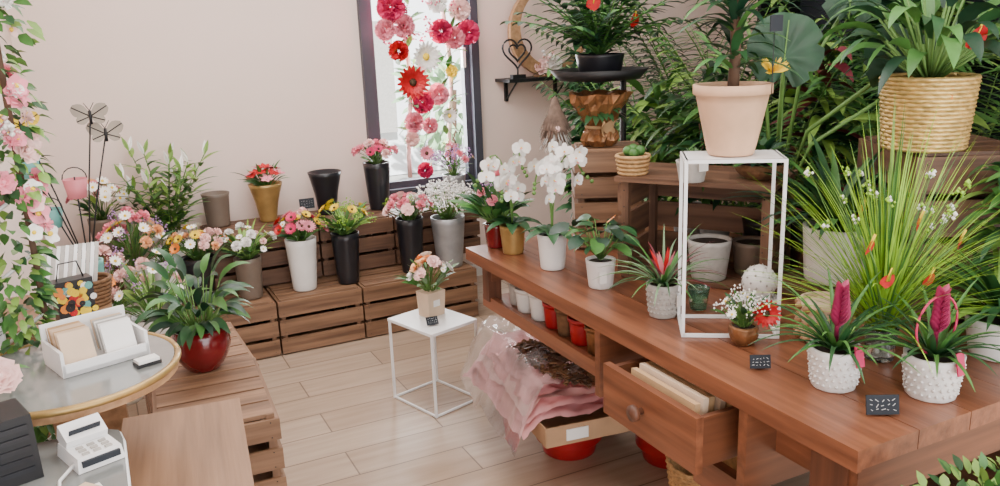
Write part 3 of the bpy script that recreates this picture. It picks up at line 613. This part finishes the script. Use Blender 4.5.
def palm(name,loc,H,n,pm=CG,pr=.16,wl=.022,ms=(G1,G2,G4),lw=.16,sp=.6):
    o=M(name,loc); o.vase(pr*.8,pr,.3,pm)
    for i in range(n):
        t=i*2.4; e=.12+sp*i/n; d=V((math.cos(t)*e,math.sin(t)*e,1.3)).normalized(); p=V((0,0,.28)); pts=[]; tot=H*U(.7,1.05); K=16
        for j in range(K): pts.append(p.copy()); p=p+d*tot/K; d=(d+V((math.cos(t)*.03,math.sin(t)*.03,-.08*j/K-.01))).normalized()
        o.tube(pts,.007,STEM,5,.002)
        for j in range(5,K):
            dd=(pts[j]-pts[j-1]).normalized(); sd=dd.cross(V((0,0,1))).normalized(); l=lw*math.sin(math.pi*(j-3)/(K-2.5))+.06
            for q in (0,.33,.66):
                pp=pts[j-1].lerp(pts[j],q)
                for s_ in (-1,1): o.leaf(pp,sd*s_+dd*.8,l,wl,random.choice(ms),.9,4)
    return o.make()
DK=(G2,G2,G4,G1); DL=(G2,G1,G1,G3)
palm("potted_kentia_palm",(2.45,2.5,0),1.75,14,BLK,.16,.024,DL,.15,.4); palm("potted_kentia_palm",(3.0,3.5,0),1.9,18,CG,.16,.026,DK,.17,.5); palm("potted_areca_palm",(3.05,2.1,0),1.8,18,CW,.16,.024,DL,.16,.45)
palm("potted_areca_palm",(2.40,3.15,0),1.5,12,CG,.13,.02,DK,.13,.2)
def bush(name,loc,H,n,L,W,m,ms,pr=.13,ph=.25,prof=None,sp=1.0):
    o=M(name,loc); o.vase(pr*.8,pr,ph,m)
    for k in range(3): o.tube([(0,0,ph*.9),(U(-.05,.05),U(-.05,.05),H*.7)],.012*pr/.13,BARK,7,.007*pr/.13)
    for i in range(n):
        t=i*2.4; z=ph+(H-ph)*U(.15,.95); e=U(.5,1.6); o.leaf((U(-.05,.05),U(-.05,.05),z),(math.cos(t)*e*sp,math.sin(t)*e*sp,U(.2,1.2)),L*U(.7,1.15),W,random.choice(ms),1.3,6,prof,tw=.5)
    return o.make()
bush("potted_dracaena",(2.15,2.85,0),1.35,170,.26,.04,BLK,DL); bush("potted_ficus",(2.6,4.1,0),1.75,330,.18,.06,CG,(G2,G4,G2,G1)); bush("potted_rubber_plant",(2.9,1.5,0),1.95,220,.24,.08,BLK,(G4,G2,G2),prof=heart); bush("potted_schefflera",(2.32,1.72,0),1.7,280,.2,.05,CG,DL); bush("potted_croton",(2.32,2.12,0),1.5,220,.2,.04,CW,(G2,G1,BUR,G3)); bush("potted_yucca",(2.75,1.0,0),1.75,200,.24,.05,CW,DL)
bush("potted_philodendron",(3.6,2.9,0),2.2,300,.28,.1,CG,(G4,G2),prof=heart); bush("potted_philodendron",(3.6,1.7,0),2.2,300,.28,.1,CG,(G4,G2),prof=heart)
bush("table_foliage_plant",(1.88,2.28,.801),.5,150,.16,.035,CG,DL,.07,.12); bush("table_foliage_plant",(1.88,1.12,.801),.42,110,.15,.03,CW,(G2,G1,G3),.06,.1)
bush("table_foliage_plant",(1.80,2.06,.801),.62,130,.15,.03,CG,DK,.05,.1)
# ------------------------------------------------------------ under table
def pot(name,loc,r,h,m): o=M(name,loc); o.vase(r*.8,r,h,m,rim=.003,fz=.4); return o.make()
for (x,y,r,h,m) in ((1.27,2.47,.036,.09,CG),(1.26,2.385,.042,.085,CW),(1.26,2.29,.04,.10,CW),(1.26,2.20,.036,.085,REDP),(1.26,2.12,.036,.09,WICD),(1.26,2.03,.042,.085,REDP),(1.255,1.94,.034,.085,COP),(1.255,1.86,.036,.08,GOLD),(1.36,2.34,.045,.1,REDG),(1.37,2.16,.05,.11,REDP),(1.36,2.0,.045,.11,WICD),(1.40,2.46,.045,.1,CW),(1.36,1.88,.04,.1,CG)):
    pot("stored_flower_pot",(x,y,.6075),r,h,m)
o=M("red_bucket",(1.45,2.44,0)); o.vase(.10,.13,.2,REDP,REDP,rim=.004,fz=.3); o.make()
o=M("red_bucket",(1.74,2.2,0)); o.vase(.10,.13,.2,REDP,REDP,rim=.004,fz=.3); o.make()
o=M("cardboard_tray",(1.46,2.42,.202),-.12); o.box((0,0,.005),(.46,.58,.01),CARD)
for a in (-1,1): o.box((a*.23,0,.035),(.006,.58,.07),CARD); o.box((0,a*.29,.035),(.46,.006,.07),CARD)
o.box((-.12,-.296,.035),(.08,.004,.04),PAP); o.make()
o=M("pink_tissue_paper",(1.44,2.46,.28),-.12)
for L in range(5):
    off=U(0,9)
    def fz(x,y,L=L,off=off):
        n=noise.noise(V((x*7+off,y*7,L)))*.03+noise.noise(V((x*24,y*24+off,L)))*.012
        e=max(0,-x-.2)+max(0,abs(y)-.26)*.6
        return (x+U(-.003,.003),y+U(-.003,.003),.012+L*.024+n-e*.9)
    o.grid(-.27+.012*L,.22-.02*L,-.28+.01*L,.34-.03*L,36,40,fz,TISS if L!=2 else LP)
o.grid(-.31,-.05,-.3,.36,26,34,lambda x,y:(x,y,.15+noise.noise(V((x*12,y*12,5)))*.05+noise.noise(V((x*30,y*30,2)))*.02-max(0,-x-.2)*2.0),PLAS)
o.make()
o=M("bark_chip_pile",(1.335,2.31,.425),.1)
for i in range(380):
    a=U(0,6.28); r=.09*math.sqrt(R()); Rm=Matrix.Rotation(U(-.5,.5),3,'X')@Matrix.Rotation(U(0,3),3,'Z'); o.box((r*1.0*math.cos(a),r*2.6*math.sin(a),.0+.07*(1-r/.09)*R()),(U(.02,.045),U(.008,.018),.005),random.choice((BARK,WICD,TWZ)),R=Rm)
o.make()
basket("wicker_basket",(1.58,1.80,0),.10,.13,.22,WIC).make()
crate("wooden_crate",(1.22,.69,0),(.42,.24,.64),0,CR,True,None,6)
for i,(x,y) in enumerate(((1.10,.70),(1.21,.71),(1.32,.70))):
    o=M("small_foliage_plant",(x,y,.642)); o.vase(.036,.046,.07,CW)
    for j in range(150): t=j*2.4; e=U(.1,1.2); st=V((math.cos(t)*e,math.sin(t)*e,1)).normalized(); o.leaf(V((0,0,.06))+st*U(.02,.13),st,.03,.017,random.choice((G1,G3,G2)),.6,3)
    o.make()
tag("price_tag",(1.12,.63,.642),.04,.045,-.6,.1,.13)
# ------------------------------------------------------------ light + camera
wd=bpy.data.worlds.new("w"); bpy.context.scene.world=wd; wd.use_nodes=True; bg=wd.node_tree.nodes["Background"]; bg.inputs[0].default_value=(.93,.96,1,1); bg.inputs[1].default_value=1.9
def area(n,loc,rot,sx,sy,e,c=(1,1,1)):
    l=bpy.data.lights.new(n,'AREA'); l.shape='RECTANGLE'; l.size=sx; l.size_y=sy; l.energy=e; l.color=c; o=bpy.data.objects.new(n,l); bpy.context.collection.objects.link(o); o.location=loc; o.rotation_euler=rot
area("ceiling_fill",(.9,1.2,2.66),(0,0,0),1.6,1.2,40,(1,.97,.95)); area("ceiling_fill",(.8,3.3,2.66),(0,0,0),1.8,1.2,56,(1,.97,.95))  # added overhead fill, no fixtures modelled; brightens the room from above
area("window_daylight",(1.82,4.85,1.5),(math.radians(-90),0,0),.6,1.5,75,(.95,.98,1)); area("shopfront_daylight",(.6,-2.0,1.5),(math.radians(90),0,0),4.2,2.3,112,(.98,.98,1))
sl=bpy.data.lights.new("sun",'SUN'); sl.energy=14; sl.angle=.02; so=bpy.data.objects.new("sun",sl); bpy.context.collection.objects.link(so); so.rotation_euler=(math.radians(48),0,math.radians(-15)); so.location=(0,-4,5)
f=820.;th=math.radians(14.5);ro=math.atan(0.038);ph=math.radians(26)
F=V((math.cos(th)*math.sin(ph),math.cos(th)*math.cos(ph),-math.sin(th))); r0=V((math.cos(ph),-math.sin(ph),0)); u0=r0.cross(F)
r=r0*math.cos(ro)-u0*math.sin(ro); u=r0*math.sin(ro)+u0*math.cos(ro)
cam=bpy.data.cameras.new("camera"); cam.sensor_width=36; cam.lens=f*.036; cam.clip_start=.02
co=bpy.data.objects.new("camera",cam); bpy.context.collection.objects.link(co)
mw=Matrix((r,u,-F)).transposed().to_4x4(); mw.translation=V((0,0,1.55)); co.matrix_world=mw; bpy.context.scene.camera=co
